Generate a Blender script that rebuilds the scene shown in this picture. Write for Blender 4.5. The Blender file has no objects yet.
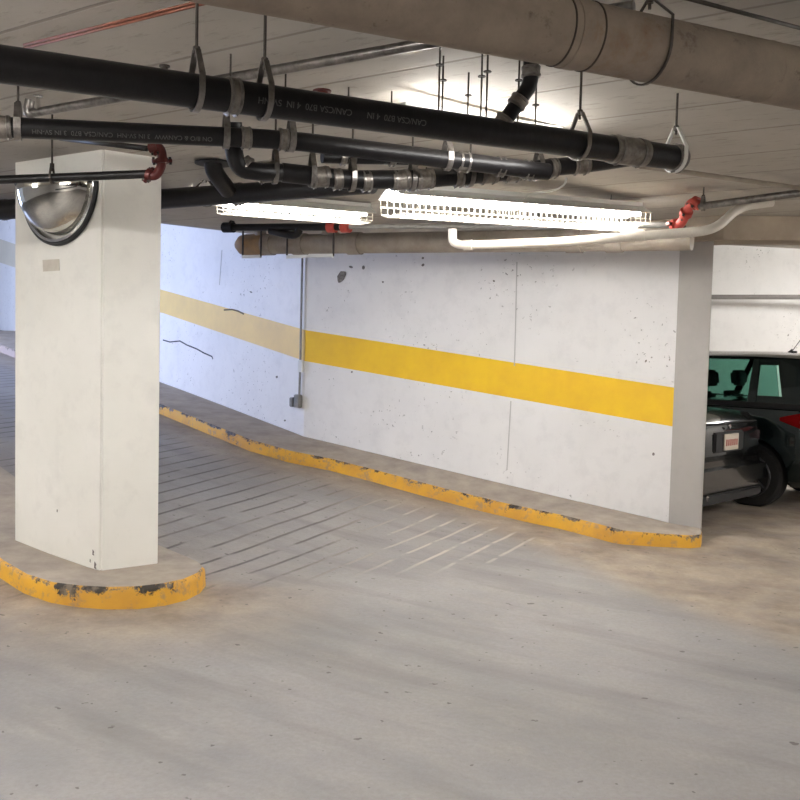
import bpy, bmesh, math, random
from mathutils import Vector, Matrix
random.seed(7)
C = bpy.context.scene.collection
sc = bpy.context.scene
PI = math.pi
EYE = 1.6; F = 900.0
PITCH = math.atan(50/900); ROLL = .0245
FW = Vector((0, math.cos(PITCH), -math.sin(PITCH)))
U0 = Vector((0, math.sin(PITCH), math.cos(PITCH))); R0 = Vector((1, 0, 0))
UP = math.cos(ROLL)*U0 - math.sin(ROLL)*R0
RT = math.cos(ROLL)*R0 + math.sin(ROLL)*U0
# ---------------------------------------------------------------- camera
cam = bpy.data.cameras.new('camera'); co = bpy.data.objects.new('camera', cam); C.objects.link(co)
cam.sensor_width = 36; cam.lens = F*36/800; cam.clip_start = .05; cam.clip_end = 200
m = Matrix((RT, UP, -FW)).transposed().to_4x4(); m.translation = Vector((0, 0, EYE)); co.matrix_world = m
sc.camera = co
# ---------------------------------------------------------------- world, colour
w = bpy.data.worlds.new('world'); sc.world = w; w.use_nodes = True
w.node_tree.nodes['Background'].inputs[0].default_value = (.75, .83, 1, 1)
w.node_tree.nodes['Background'].inputs[1].default_value = .3
sc.view_settings.view_transform = 'Standard'; sc.view_settings.look = 'None'
sc.view_settings.gamma = 1; sc.view_settings.use_curve_mapping = False
sc.view_settings.exposure = .98
# daylight that comes down the ramp from its mouth, left of the picture
def area(name, loc, target, size, sy, energy, col):
    l = bpy.data.lights.new(name, 'AREA'); l.shape = 'RECTANGLE'; l.size = size; l.size_y = sy; l.energy = energy; l.color = col
    o = bpy.data.objects.new(name, l); C.objects.link(o); o.location = loc
    o.rotation_euler = (Vector(target)-Vector(loc)).to_track_quat('-Z', 'Y').to_euler(); return o
area('daylight_from_ramp_mouth', (-10.6, 12.5, 3.0), (-4.5, 15.0, 2.0), 2.4, 1.8, 300, (.50, .62, 1.0))
TUBE = 42.0       # emission of the fluorescent tubes
# ---------------------------------------------------------------- helpers
def ray(x, y): return FW + RT*((x-400)/F) - UP*((y-400)/F)
def at(x, y, D):
    d = ray(x, y); return Vector((0, 0, EYE)) + d*(D/d.y)
def interp(t, X, Y):
    if t <= X[0]: return Y[0]
    for i in range(len(X)-1):
        if t <= X[i+1]: return Y[i] + (Y[i+1]-Y[i])*(t-X[i])/(X[i+1]-X[i])
    return Y[-1]
S_ = [3.0, 3.6, 4.6, 5.7, 6.6, 8.57, 12.6, 21, 40]; G_ = [-.05, -.045, 0, .03, .14, .43, .89, 1.85, 3.9]
S2 = [8.57, 12.6, 21, 40]; C2 = [2.80, 3.58, 4.25, 6.2]
WX = [-15, -8.9, -3.58, -1.14, 2.45, 2.7, 12]; WY = [27.5, 20, 13.5, 10.3, 8.0, 7.8, 6.8]
def sval(x, y): return -.65*x + .76*y
def ground(x, y):
    s = sval(x, y)
    g = sum(interp(s+d, S_, G_) for d in (-.3, -.15, 0, .15, .3))/5
    if y > interp(x, WX, WY)+.1: return interp(x, [2.4, 2.9], [-.02, -.0]) if s < 5.2 else -.02
    return g
def ceilz(x, y):
    s = sval(x, y); c = sum(interp(s+d, S2, C2) for d in (-.3, 0, .3))/3
    return max(3.3, c) if y > interp(x, WX, WY)+.22 else c
def hit(x, y, off=0):
    d = ray(x, y); t = 1.0
    while t < 60:
        q = Vector((0, 0, EYE)) + d*t
        if q.z < ground(q.x, q.y)+off: return q
        t += .01
def link(name, bm, mat, parent=None, smooth=False):
    me = bpy.data.meshes.new(name); bm.normal_update(); bm.to_mesh(me); bm.free()
    for mm in (mat if isinstance(mat, (list, tuple)) else [mat]): me.materials.append(mm)
    if smooth:
        for p in me.polygons: p.use_smooth = True
    o = bpy.data.objects.new(name, me); C.objects.link(o)
    if parent:
        o.parent = parent; o.matrix_parent_inverse = Matrix()
        o.location = -parent.location if not parent.get('local') else (0, 0, 0)
    return o
def empty(name, loc=(0, 0, 0), rz=0, local=False):
    o = bpy.data.objects.new(name, None); C.objects.link(o); o.location = loc; o.rotation_euler = (0, 0, rz)
    o.empty_display_size = .1
    return o
def tag(o, label, cat, group=None):
    o['label'] = label; o['category'] = cat
    if group: o['group'] = group
    return o
def struct(o): o['kind'] = 'structure'; return o
class Thing:
    """an Empty with parts given in world coordinates (origin 'loc') or local ones"""
    def __init__(s, name, label, cat, loc=(0, 0, 0), rz=0, group=None, local=False):
        s.e = tag(empty(name, loc, rz), label, cat, group); s.local = local; s.loc = Vector(loc)
    def part(s, name, bm, mat, parent=None, smooth=True, label=None):
        me = bpy.data.meshes.new(name)
        if not s.local: bmesh.ops.translate(bm, verts=bm.verts, vec=-s.loc)
        bm.normal_update(); bm.to_mesh(me); bm.free()
        for mm in (mat if isinstance(mat, (list, tuple)) else [mat]): me.materials.append(mm)
        if smooth:
            for p in me.polygons: p.use_smooth = True
            try: me.set_sharp_from_angle(angle=math.radians(38))
            except Exception: pass
        o = bpy.data.objects.new(name, me); C.objects.link(o); o.parent = parent or s.e
        if label: o['label'] = label
        return o
def frame_of(d, ref=None):
    d = d.normalized()
    a = ref if ref is not None else (Vector((0, 0, 1)) if abs(d.z) < .9 else Vector((1, 0, 0)))
    n = (a - d*a.dot(d)).normalized(); return n, d.cross(n)
def sweep(bm, pts, r, seg=16, cap=True):
    pts = [Vector(p) for p in pts]; n = len(pts); rs = r if isinstance(r, (list, tuple)) else [r]*n
    tang = [(pts[min(i+1, n-1)]-pts[max(i-1, 0)]).normalized() for i in range(n)]
    nn, _ = frame_of(tang[0]); rings = []
    for i in range(n):
        nn = (nn - tang[i]*nn.dot(tang[i])).normalized(); bb = tang[i].cross(nn)
        rings.append([bm.verts.new(pts[i] + rs[i]*(math.cos(2*PI*k/seg)*nn + math.sin(2*PI*k/seg)*bb)) for k in range(seg)])
    for i in range(n-1):
        for k in range(seg):
            bm.faces.new((rings[i][k], rings[i][(k+1) % seg], rings[i+1][(k+1) % seg], rings[i+1][k]))
    if cap:
        bm.faces.new(rings[0][::-1]); bm.faces.new(rings[-1])
    return bm
def tube(pts, r, seg=16): return sweep(bmesh.new(), pts, r, seg)
def smoothpath(pts, k=6, rad=.5):
    """round the corners of a polyline"""
    pts = [Vector(p) for p in pts]; out = [pts[0]]
    for i in range(1, len(pts)-1):
        a, b, c = pts[i-1], pts[i], pts[i+1]
        p = b + (a-b)*rad*.98; q = b + (c-b)*rad*.98
        for j in range(k+1):
            t = j/k; out.append(p*(1-t)**2 + b*2*t*(1-t) + q*t*t)
    out.append(pts[-1]); return out
def ring_band(bm, c, d, r0, wd, th=.004, seg=24):
    d = d.normalized()
    sweep(bm, [c-d*wd/2, c-d*(wd/2-.001), c+d*(wd/2-.001), c+d*wd/2], [r0, r0+th, r0+th, r0], seg, cap=True); return bm
def box(bm, c, sx, sy, sz, rot=None):
    r = bmesh.ops.create_cube(bm, size=1)['verts']
    M = Matrix.Translation(Vector(c)) @ ((rot.to_4x4()) if rot else Matrix()) @ Matrix.Diagonal((sx, sy, sz, 1))
    bmesh.ops.transform(bm, matrix=M, verts=r); return r
def bbox(c, sx, sy, sz, rot=None, bev=.0):
    bm = bmesh.new(); box(bm, c, sx, sy, sz, rot)
    if bev: bmesh.ops.bevel(bm, geom=bm.edges[:], offset=bev, segments=2, affect='EDGES')
    return bm
def prism(poly, z0, z1, bev=0):
    """poly = [(x,y)], z0/z1 numbers or lists"""
    bm = bmesh.new(); n = len(poly)
    a = [bm.verts.new((p[0], p[1], z0[i] if isinstance(z0, list) else z0)) for i, p in enumerate(poly)]
    b = [bm.verts.new((p[0], p[1], z1[i] if isinstance(z1, list) else z1)) for i, p in enumerate(poly)]
    for i in range(n): bm.faces.new((a[i], a[(i+1) % n], b[(i+1) % n], b[i]))
    bm.faces.new(a[::-1]); bm.faces.new(b)
    bmesh.ops.recalc_face_normals(bm, faces=bm.faces[:])
    if bev: bmesh.ops.bevel(bm, geom=[e for e in bm.edges], offset=bev, segments=2, affect='EDGES')
    return bm
# ---------------------------------------------------------------- materials
def lin(c): return tuple(((v/255)/12.92 if v/255 <= .04045 else ((v/255+.055)/1.055)**2.4) for v in c)+(1,)
class NT:
    def __init__(s, name, rough=.6, metal=0.0, col=None):
        s.m = bpy.data.materials.new(name); s.m.use_nodes = True; s.t = s.m.node_tree
        s.b = s.t.nodes['Principled BSDF']; s.b.inputs['Roughness'].default_value = rough; s.b.inputs['Metallic'].default_value = metal
        if col: s.b.inputs['Base Color'].default_value = lin(col)
    def n(s, t, **k):
        x = s.t.nodes.new(t)
        for a, b in k.items(): setattr(x, a, b)
        return x
    def l(s, a, b): s.t.links.new(a, b)
    def co(s, kind='Object', scale=(1, 1, 1), rot=(0, 0, 0)):
        tc = s.n('ShaderNodeTexCoord'); mp = s.n('ShaderNodeMapping'); mp.inputs['Rotation'].default_value = rot
        m2 = s.n('ShaderNodeMapping'); m2.inputs['Scale'].default_value = scale
        s.l(tc.outputs[kind], mp.inputs[0]); s.l(mp.outputs[0], m2.inputs[0]); return m2.outputs[0]
    def noise(s, scale, detail=4, rough=.6, vec=None, lo=0, hi=1, a=0., b=1.):
        x = s.n('ShaderNodeTexNoise'); x.inputs['Scale'].default_value = scale; x.inputs['Detail'].default_value = detail; x.inputs['Roughness'].default_value = rough
        s.l(vec if vec is not None else s.co(), x.inputs['Vector'])
        return s.mapr(x.outputs[0], lo, hi, a, b) if (lo, hi, a, b) != (0, 1, 0, 1) else x.outputs[0]
    def mapr(s, v, lo, hi, a=0., b=1.):
        r = s.n('ShaderNodeMapRange'); r.clamp = True
        s.l(v, r.inputs[0])
        for i, q in enumerate((lo, hi, a, b)): r.inputs[i+1].default_value = q
        return r.outputs[0]
    def math(s, op, a, b=None):
        x = s.n('ShaderNodeMath'); x.operation = op
        for i, v in enumerate((a, b)):
            if v is None: continue
            if isinstance(v, (int, float)): x.inputs[i].default_value = v
            else: s.l(v, x.inputs[i])
        return x.outputs[0]
    def mix(s, f, a, b, mode='MIX'):
        x = s.n('ShaderNodeMix'); x.data_type = 'RGBA'; x.blend_type = mode
        for i, v in ((0, f), (6, a), (7, b)):
            if isinstance(v, tuple): x.inputs[i].default_value = v
            elif isinstance(v, (int, float)): x.inputs[i].default_value = v
            else: s.l(v, x.inputs[i])
        return x.outputs[2]
    def out(s, col=None, bump=None, bs=.3, bd=.01, rough=None):
        if col is not None: s.l(col, s.b.inputs['Base Color'])
        if rough is not None: s.l(rough, s.b.inputs['Roughness'])
        if bump is not None:
            b = s.n('ShaderNodeBump'); b.inputs['Strength'].default_value = bs; b.inputs['Distance'].default_value = bd
            s.l(bump, b.inputs['Height']); s.l(b.outputs[0], s.b.inputs['Normal'])
        return s.m
def simple(name, c1, c2, rough=.5, metal=0., scale=8, bs=.0, lo=.35, hi=.7):
    t = NT(name, rough, metal); n = t.noise(scale, 5, .65, None, lo, hi)
    return t.out(t.mix(n, lin(c1), lin(c2)), n if bs else None, bs)
def wall_paint(name, base, dirt, chips=True):
    t = NT(name, .55); v = t.co()
    n1 = t.noise(.9, 4, .6, v, .35, .75); n2 = t.noise(6, 5, .7, v, .5, .8, 0, .35)
    c = t.mix(n1, lin(base), lin(dirt)); c = t.mix(n2, c, lin(tuple(int(q*.86) for q in base)))
    if chips:
        ch = t.noise(26, 3, .6, v, .655, .69); big = t.noise(1.3, 2, .5, v, .45, .6)
        c = t.mix(t.math('MULTIPLY', t.math('MULTIPLY', ch, big), .8), c, lin((120, 112, 104)))
    return t.out(c, t.noise(30, 5, .6, v), .12, .004)
M_wall = wall_paint('painted_concrete', (245, 243, 240), (234, 232, 229))
M_pil = wall_paint('pillar_paint', (240, 238, 231), (228, 226, 218), False)
M_col = wall_paint('shaded_column_paint', (184, 179, 171), (172, 167, 158), False)  # greyer than the wall: shade of the turned face put into the colour
M_stripe = simple('yellow_paint', (250, 205, 40), (240, 190, 45), .45, 0, 3)
M_stripe2 = simple('faded_yellow_paint', (246, 212, 130), (234, 200, 128), .55, 0, 2)
def concrete_floor():
    t = NT('floor_concrete', .62); v = t.co()
    at_ = t.n('ShaderNodeAttribute'); at_.attribute_name = 'dust'
    ag = t.n('ShaderNodeAttribute'); ag.attribute_name = 'grooves'
    n1 = t.noise(.55, 5, .6, t.co(scale=(1, 1.3, 1)), .35, .68)
    n2 = t.noise(2.6, 6, .7, t.co(scale=(.7, 1.6, 1), rot=(0, 0, .6)), .38, .72)
    n3 = t.noise(38, 4, .7, v, .3, .75)
    c = t.mix(n1, lin((156, 154, 154)), lin((122, 122, 124)))
    c = t.mix(t.math('MULTIPLY', n2, .55), c, lin((176, 171, 165)))
    # tyre-polished sweeping streaks
    wv = t.noise(1.0, 4, .6, t.co(scale=(.5, 3.2, 1), rot=(0, 0, .55)), .5, .75)
    c = t.mix(t.math('MULTIPLY', wv, .55), c, lin((104, 102, 102)))
    dust = t.math('MULTIPLY', at_.outputs['Fac'], t.noise(3.5, 5, .7, v, .22, .55, .55, 1.))
    c = t.mix(dust, c, t.mix(t.noise(1.7, 5, .7, v, .35, .65), lin((186, 170, 150)), lin((128, 113, 97))))
    sp = t.noise(17, 2, .5, v, .71, .74); c = t.mix(t.math('MULTIPLY', sp, .7), c, lin((60, 54, 50)))
    c = t.mix(t.math('MULTIPLY', n3, .34), c, lin((120, 112, 104)))
    # broom-cut traction grooves across the ramp
    sep = t.n('ShaderNodeSeparateXYZ'); t.l(v, sep.inputs[0])
    wob = t.noise(1.2, 2, .5, v, 0, 1, -.03, .03)
    s = t.math('ADD', t.math('ADD', t.math('MULTIPLY', sep.outputs[0], -.883), t.math('MULTIPLY', sep.outputs[1], .469)), wob)
    fr = t.math('FRACT', t.math('MULTIPLY', s, 1/.205))
    d = t.math('ABSOLUTE', t.math('SUBTRACT', fr, .5))
    brk = t.noise(2.4, 3, .5, t.co(scale=(1, 1, 1)), .37, .48)
    line = t.math('MULTIPLY', t.mapr(d, .10, .045), t.math('MULTIPLY', ag.outputs['Fac'], brk))
    tone = t.noise(1.1, 2, .5, v, .42, .6)
    c = t.mix(t.math('MULTIPLY', line, .85), c, t.mix(tone, lin((74, 66, 62)), lin((112, 104, 98)))) if False else t.mix(t.math('MULTIPLY', line, .8), c, t.mix(t.mapr(sep.outputs[0], -.7, .3), t.mix(tone, lin((66, 58, 55)), lin((112, 104, 98))), lin((206, 196, 186))))
    h = t.math('SUBTRACT', t.math('MULTIPLY', n3, .35), t.math('MULTIPLY', line, 1.2))
    return t.out(c, h, .35, .01, t.mapr(n2, 0, 1, .5, .72))
M_floor = concrete_floor()
def ceiling_mat():
    t = NT('board_formed_ceiling', .8); v = t.co()
    n1 = t.noise(.7, 5, .65, v, .35, .7); c = t.mix(n1, lin((190, 185, 176)), lin((168, 162, 152)))
    pit = t.noise(5, 6, .75, t.co(scale=(1.0, 3.5, 1), rot=(0, 0, .58)), .55, .68); c = t.mix(t.math('MULTIPLY', pit, .6), c, lin((122, 112, 98)))
    sep = t.n('ShaderNodeSeparateXYZ'); t.l(v, sep.inputs[0])
    s = t.math('ADD', t.math('MULTIPLY', sep.outputs[0], .548), t.math('MULTIPLY', sep.outputs[1], .836))
    fr = t.math('FRACT', t.math('MULTIPLY', t.math('SUBTRACT', s, 2.13-.2875), 1/.575)); d = t.math('ABSOLUTE', t.math('SUBTRACT', fr, .5))
    ln = t.mapr(d, .022, .010); c = t.mix(t.math('MULTIPLY', ln, .55), c, lin((110, 100, 88)))
    pl = t.math('FLOOR', t.math('MULTIPLY', t.math('SUBTRACT', s, 2.13), 1/.575)); wn = t.n('ShaderNodeTexWhiteNoise'); wn.noise_dimensions = '1D'; t.l(pl, wn.inputs['W'])
    c = t.mix(t.math('MULTIPLY', wn.outputs[0], .12), c, lin((150, 140, 125)))
    h = t.math('SUBTRACT', t.math('MULTIPLY', t.noise(25, 5, .7, v), .3), t.math('MULTIPLY', ln, .8))
    return t.out(c, h, .5, .01)
M_ceil = ceiling_mat()
M_curbtop = simple('curb_concrete', (176, 165, 152), (146, 136, 126), .85, 0, 4, .3)
def curb_yellow():
    t = NT('worn_yellow_curb_paint', .6); v = t.co(); uv = t.n('ShaderNodeAttribute'); uv.attribute_name = 'edge'
    n = t.noise(5, 6, .8, v); wear = t.mapr(t.math('ADD', n, t.math('MULTIPLY', uv.outputs['Fac'], .20)), .675, .72)
    c = t.mix(t.noise(3, 4, .6, v, .3, .7), lin((232, 178, 52)), lin((206, 152, 62)))
    c = t.mix(t.noise(11, 4, .7, v, .54, .66, 0, .8), c, lin((172, 142, 104)))
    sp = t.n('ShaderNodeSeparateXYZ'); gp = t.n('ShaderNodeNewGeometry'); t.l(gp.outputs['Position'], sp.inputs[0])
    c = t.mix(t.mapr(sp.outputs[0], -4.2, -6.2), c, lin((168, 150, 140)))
    c = t.mix(wear, c, t.mix(t.noise(9, 3, .6, v, .45, .55), lin((48, 42, 36)), lin((120, 108, 94))))
    return t.out(c, t.math('SUBTRACT', n, wear), .4, .01)
M_curby = curb_yellow()
M_black = simple('black_cast_iron_coating', (13, 12, 13), (22, 20, 21), .4, .0, 14, .1)
M_black2 = simple('black_pipe_dull', (34, 32, 32), (25, 23, 23), .42, .0, 9, .1)
for mm_ in (M_black, M_black2): mm_.node_tree.nodes['Principled BSDF'].inputs['Specular IOR Level'].default_value = .3
M_band = simple('dull_steel_shield', (134, 128, 120), (88, 82, 76), .42, .6, 26)
M_steel = simple('galvanised_steel', (142, 138, 134), (92, 88, 84), .32, .9, 18)
M_rod = simple('dark_steel_rod', (84, 78, 72), (58, 52, 48), .5, .6, 20)
M_chrome = NT('polished_chrome', .12, 1.0, (225, 225, 225)).out()
def lag_mat():
    t = NT('rusty_beige_pipe_wrap', .85); v = t.co()
    c = t.mix(t.noise(4, 5, .7, v, .35, .7), lin((140, 126, 110)), lin((116, 103, 90)))
    c = t.mix(t.noise(2.2, 6, .75, v, .56, .70, 0, .75), c, lin((122, 88, 54)))
    c = t.mix(t.noise(9, 5, .75, v, .60, .70, 0, .7), c, lin((84, 70, 56)))
    return t.out(c, t.noise(16, 6, .7, v), .4, .01)
M_lag = lag_mat()
M_lagband = simple('dark_wire_tie', (66, 56, 46), (50, 42, 36), .6, .3, 12)
M_beige = simple('beige_drain_pipe', (168, 158, 145), (140, 130, 118), .55, 0, 5, .15)
M_rust = simple('rusty_cap', (172, 138, 96), (140, 118, 92), .7, 0, 9)
M_pvc = simple('cream_pvc', (222, 216, 204), (208, 200, 188), .4, 0, 5)
M_red = simple('red_fire_fitting', (188, 74, 62), (156, 58, 50), .5, .1, 14, .15)
M_red2 = simple('dark_red_fitting', (104, 40, 36), (84, 32, 29), .5, .1, 14, .15)
M_copper = simple('reddish_copper', (140, 88, 70), (112, 74, 60), .45, .6, 14)
M_beam = simple('beige_beam_concrete', (178, 165, 148), (154, 141, 125), .85, 0, 2.5, .2)
M_lamp = simple('white_lamp_housing', (235, 235, 230), (225, 225, 220), .4, 0, 5)
M_guard = simple('white_guard_wire', (236, 228, 214), (220, 212, 196), .45, 0, 9)
def emis(name, col, st):
    t = NT(name, .5); t.b.inputs['Emission Color'].default_value = col; t.b.inputs['Emission Strength'].default_value = st
    t.b.inputs['Base Color'].default_value = (.9, .9, .9, 1); return t.m
M_tube = emis('fluorescent_tube', (1, .97, .945, 1), TUBE)
M_grey = simple('grey_conduit', (150, 148, 144), (128, 126, 122), .5, .2, 12)
M_mirror = NT('mirror_acrylic', .07, 1.0, (205, 203, 196)).out()
M_blackedge = NT('black_rubber_edge', .5, 0, (22, 22, 24)).out()
M_text = NT('faded_print', .7, 0, (74, 73, 72)).out()
M_scuff = simple('scuff_mark', (92, 86, 80), (150, 145, 138), .8, 0, 30)
M_mark = NT('dark_scratch', .8, 0, (52, 50, 58)).out()

# ================================================================ STRUCTURE
GN = Vector((-.883, .469))
CURB_OUT = [hit(-60, 336), hit(0, 352), hit(80, 384), hit(162, 415), hit(205, 433), hit(249, 451), hit(288, 462.5), hit(330, 471), hit(373, 482), hit(445, 502), hit(505, 517), hit(560, 529), hit(590, 537), hit(612, 543)]
def segdist(p, a, b):
    ab = b-a; t = max(0, min(1, (p-a).dot(ab)/max(1e-9, ab.dot(ab)))); return (p-(a+ab*t)).length
CO2 = [Vector((q.x, q.y)) for q in CURB_OUT] + [Vector((2.72, 7.6))]
ISL = [Vector(p) for p in [(-4.6, 7.9), (-3.4, 6.6), (-2.55, 5.73), (-2.08, 5.34), (-1.72, 5.28), (-1.42, 5.38), (-1.27, 5.6), (-1.25, 5.85), (-1.42, 6.12), (-1.8, 6.45), (-2.5, 6.8), (-3.3, 7.6), (-4.3, 8.7)]]
def floor_mesh():
    bm = bmesh.new(); X0, X1, Y0, Y1, st = -14, 11, -6, 24, .16
    nx = int((X1-X0)/st); ny = int((Y1-Y0)/st); vs = []
    ld = bm.verts.layers.float.new('dust'); lg = bm.verts.layers.float.new('grooves')
    for j in range(ny+1):
        row = []
        for i in range(nx+1):
            x = X0+i*st; y = Y0+j*st; v = bm.verts.new((x, y, ground(x, y))); row.append(v)
            if 2 < y < 20 and -10 < x < 8:
                p = Vector((x, y)); dc = min(segdist(p, CO2[k], CO2[k+1]) for k in range(len(CO2)-1))
                di = min(segdist(p, ISL[k], ISL[k+1]) for k in range(len(ISL)-1))
                # line of the dusty margin on the right: from the curb end towards the right foreground
                side = (Vector((x, y))-Vector((1.0, 7.6))).dot(Vector((.83, .557)))
                side2 = (Vector((x, y))-Vector((1.68, 6.3))).dot(Vector((.89, .46)))
                d1 = max(0, min(1, 1-(dc-.22)/.5)); d2 = max(0, min(1, 1-(di-.1)/.95))*.95 * (1 if y < 6 else .3)
                d3 = max(0, min(1, side2/.25+.5))*max(0, min(1, (x-.3)/.5))
                v[ld] = max(d1*.8, d2, d3*.9)
                s = Vector((x, y)).dot(GN)
                side_ok = max(0, min(1, (dc-.42)/.12))
                start = max(0, min(1, (s-2.35)/.25))
                # grooves stop a little above the flat slab
                low = interp(s, [2.3, 3.0, 3.6, 4.4, 12], [6.75, 6.3, 5.75, 5.3, 5.0])
                lowm = max(0, min(1, (y-low)/.4))
                v[lg] = side_ok*start*lowm if y < interp(x, WX, WY) else 0
        vs.append(row)
    for j in range(ny):
        for i in range(nx): bm.faces.new((vs[j][i], vs[j][i+1], vs[j+1][i+1], vs[j+1][i]))
    return bm
struct(link('floor', floor_mesh(), M_floor, smooth=True))
def ceil_mesh():
    bm = bmesh.new(); X0, X1, Y0, Y1, st = -14, 11, -6, 24, .25; vs = []
    nx = int((X1-X0)/st); ny = int((Y1-Y0)/st)
    for j in range(ny+1): vs.append([bm.verts.new((X0+i*st, Y0+j*st, ceilz(X0+i*st, Y0+j*st))) for i in range(nx+1)])
    for j in range(ny):
        for i in range(nx): bm.faces.new((vs[j][i], vs[j+1][i], vs[j+1][i+1], vs[j][i+1]))
    return bm
struct(link('ceiling', ceil_mesh(), M_ceil))
# wall along the ramp: rows = base, stripe bottom, stripe top, ceiling
WT = [(0, 20, 322, 262.5, 239, 221), (120, 14.7, 368.5, 302.5, 279.5, 214), (162, 13.5, 382, 313, 290, 212), (303.5, 10.3, 436, 361, 330, 236), (672, 8.0, 523, 427, 388, 214)]
cols = [[at(x, y, D) for y in ys] for x, D, *ys in WT]
ext = [cols[0][k] + (cols[0][k]-cols[1][k])*.75 for k in range(4)]
cols = [ext]+cols
for cc in cols:
    cc[0].z -= .25; cc[3].z += .12
    for q in cc[1:]: q.x, q.y = cc[0].x, cc[0].y
cols[0][2] = cols[0][1]+Vector((0, 0, .5))
WN = Vector((.55, .835, 0))
def wall_mesh():
    bm = bmesh.new(); fr = []; bk = []
    for cc in cols:
        zz = [cc[0].z, cc[1].z, cc[2].z, cc[3].z]
        fr.append([bm.verts.new((cc[0].x, cc[0].y, z)) for z in zz]); bk.append([bm.verts.new((cc[0].x+.12, cc[0].y+.18, z)) for z in zz])
    for i in range(len(cols)-1):
        for k in range(3):
            f = bm.faces.new((fr[i][k], fr[i+1][k], fr[i+1][k+1], fr[i][k+1]))
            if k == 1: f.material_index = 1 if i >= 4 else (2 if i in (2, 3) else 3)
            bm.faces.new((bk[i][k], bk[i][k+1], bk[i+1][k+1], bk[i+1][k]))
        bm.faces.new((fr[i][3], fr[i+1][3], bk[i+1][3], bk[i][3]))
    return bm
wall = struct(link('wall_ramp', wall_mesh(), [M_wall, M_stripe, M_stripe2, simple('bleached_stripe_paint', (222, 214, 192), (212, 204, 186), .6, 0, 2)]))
def wpt(x, y, off=.0):
    """point where a pixel meets the ramp wall, pulled off the surface"""
    d = ray(x, y)
    for i in range(len(cols)-1):
        a, b = cols[i][0], cols[i+1][0]; n = Vector((b.y-a.y, -(b.x-a.x), 0)).normalized()
        t = (a-Vector((0, 0, EYE))).dot(n)/d.dot(n); q = Vector((0, 0, EYE))+d*t
        if a.x-.01 <= q.x <= b.x+.01:
            n = n if n.y < 0 else -n
            return q+n*off, n
def wall_panel(name, a, b, z0, z1, mat=None):
    a = Vector((*a, 0)); b = Vector((*b, 0)); d = (b-a).normalized(); n = Vector((-d.y, d.x, 0))*.1
    return struct(link(name, prism([(a-n)[:2], (b-n)[:2], (b+n)[:2], (a+n)[:2]], z0, z1), mat or M_wall))
wall_panel('wall_back', (-14, -5.5), (10.5, -5.5), -.3, 4.0)
wall_panel('wall_left', (-13, -5.5), (-13, 9), -.3, 4.6)
wall_panel('wall_right', (10, -5.5), (10, 16), -.3, 3.4)
wall_panel('wall_far', (-1.8, 12.55), (10, 14.75), -.1, 3.4)
# column that closes the wall, beam above it
colpoly = [(2.435, 8.01), (2.66, 7.79), (2.70, 7.93), (2.52, 8.16)]
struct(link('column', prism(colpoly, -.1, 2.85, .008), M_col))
struct(link('trim_1', prism([(1.95, 8.2), (2.7, 7.68), (10, 6.9), (10, 7.25), (2.9, 8.0), (2.1, 8.52)], 2.60, 3.32), M_beam))
# formwork joints in the wall: thin recess lines
def strip_on_wall(pts, wd):
    bm = bmesh.new()
    for (xa, ya), (xb, yb) in zip(pts[:-1], pts[1:]):
        a, n = wpt(xa, ya, .003); b, _ = wpt(xb, yb, .003); d = (b-a).normalized(); s = n.cross(d)*wd/2
        q = [bm.verts.new(v) for v in (a-s, b-s, b+s, a+s)]; bm.faces.new(q)
        q2 = [bm.verts.new(v-n*.004) for v in (a-s, b-s, b+s, a+s)]; bm.faces.new(q2[::-1])
        for k in range(4): bm.faces.new((q[k], q2[k], q2[(k+1) % 4], q[(k+1) % 4]))
    return bm
M_joint = NT('joint_line', .8, 0, (198, 195, 191)).out()
def wpart(name, bm, mat):
    o = link(name, bm, mat); o.parent = wall; return o
wpart('formwork_joint', strip_on_wall([(517, 262), (515.5, 330), (514.5, 366)], .012), M_joint)
wpart('formwork_joint', strip_on_wall([(511, 401), (507, 470)], .012), M_joint)
wpart('formwork_joint', strip_on_wall([(222, 250), (219.5, 285)], .014), M_joint)
def patch(cx, cy, a, b, rot, seed, n=14):
    rnd = random.Random(seed); bm = bmesh.new(); c, nn = wpt(cx, cy, .004); vs = []
    for k in range(n):
        t = 2*PI*k/n; r = 1+rnd.uniform(-.12, .12); u = a*math.cos(t)*r; v = b*math.sin(t)*r
        q, _ = wpt(cx+u*math.cos(rot)-v*math.sin(rot), cy+u*math.sin(rot)+v*math.cos(rot), .004); vs.append(bm.verts.new(q))
    bm.faces.new(vs); e = bmesh.ops.extrude_face_region(bm, geom=bm.faces[:])
    bmesh.ops.translate(bm, verts=[v for v in e['geom'] if isinstance(v, bmesh.types.BMVert)], vec=-nn*.003)
    bmesh.ops.recalc_face_normals(bm, faces=bm.faces[:]); return bm
wpart('chipped_patch', patch(341.5, 276.5, 6.5, 3.6, -1.1, 1), M_scuff)
for i, (x, y, a, b) in enumerate([(363.5, 267.5, 1.4, 2), (351, 267, 2.2, 1), (423, 265, 1.2, 1.8), (423, 258, 1.1, 1.2), (383, 282, 1, 1), (277, 377, 1.3, 1), (653.5, 454, 1.6, 1.3), (646, 361, 1.6, .8), (494, 281, 1, 1.2), (352, 372, 1, .8), (227, 415, 1, 1), (285, 420.5, 1, 1), (251, 292, 1.5, .7)]):
    wpart('paint_chip', patch(x, y, a, b, .3*i, 20+i, 7), M_scuff)
wpart('crack', strip_on_wall([(163, 340), (170, 342), (180, 341), (187, 345), (197, 349), (204, 353), (212, 356.5), (213, 359)], .018), M_mark)
wpart('crack', strip_on_wall([(224, 310), (232, 309.5), (238, 311), (244, 314)], .02), simple('ochre_scratch', (120, 100, 60), (100, 84, 56), .8))
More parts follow.
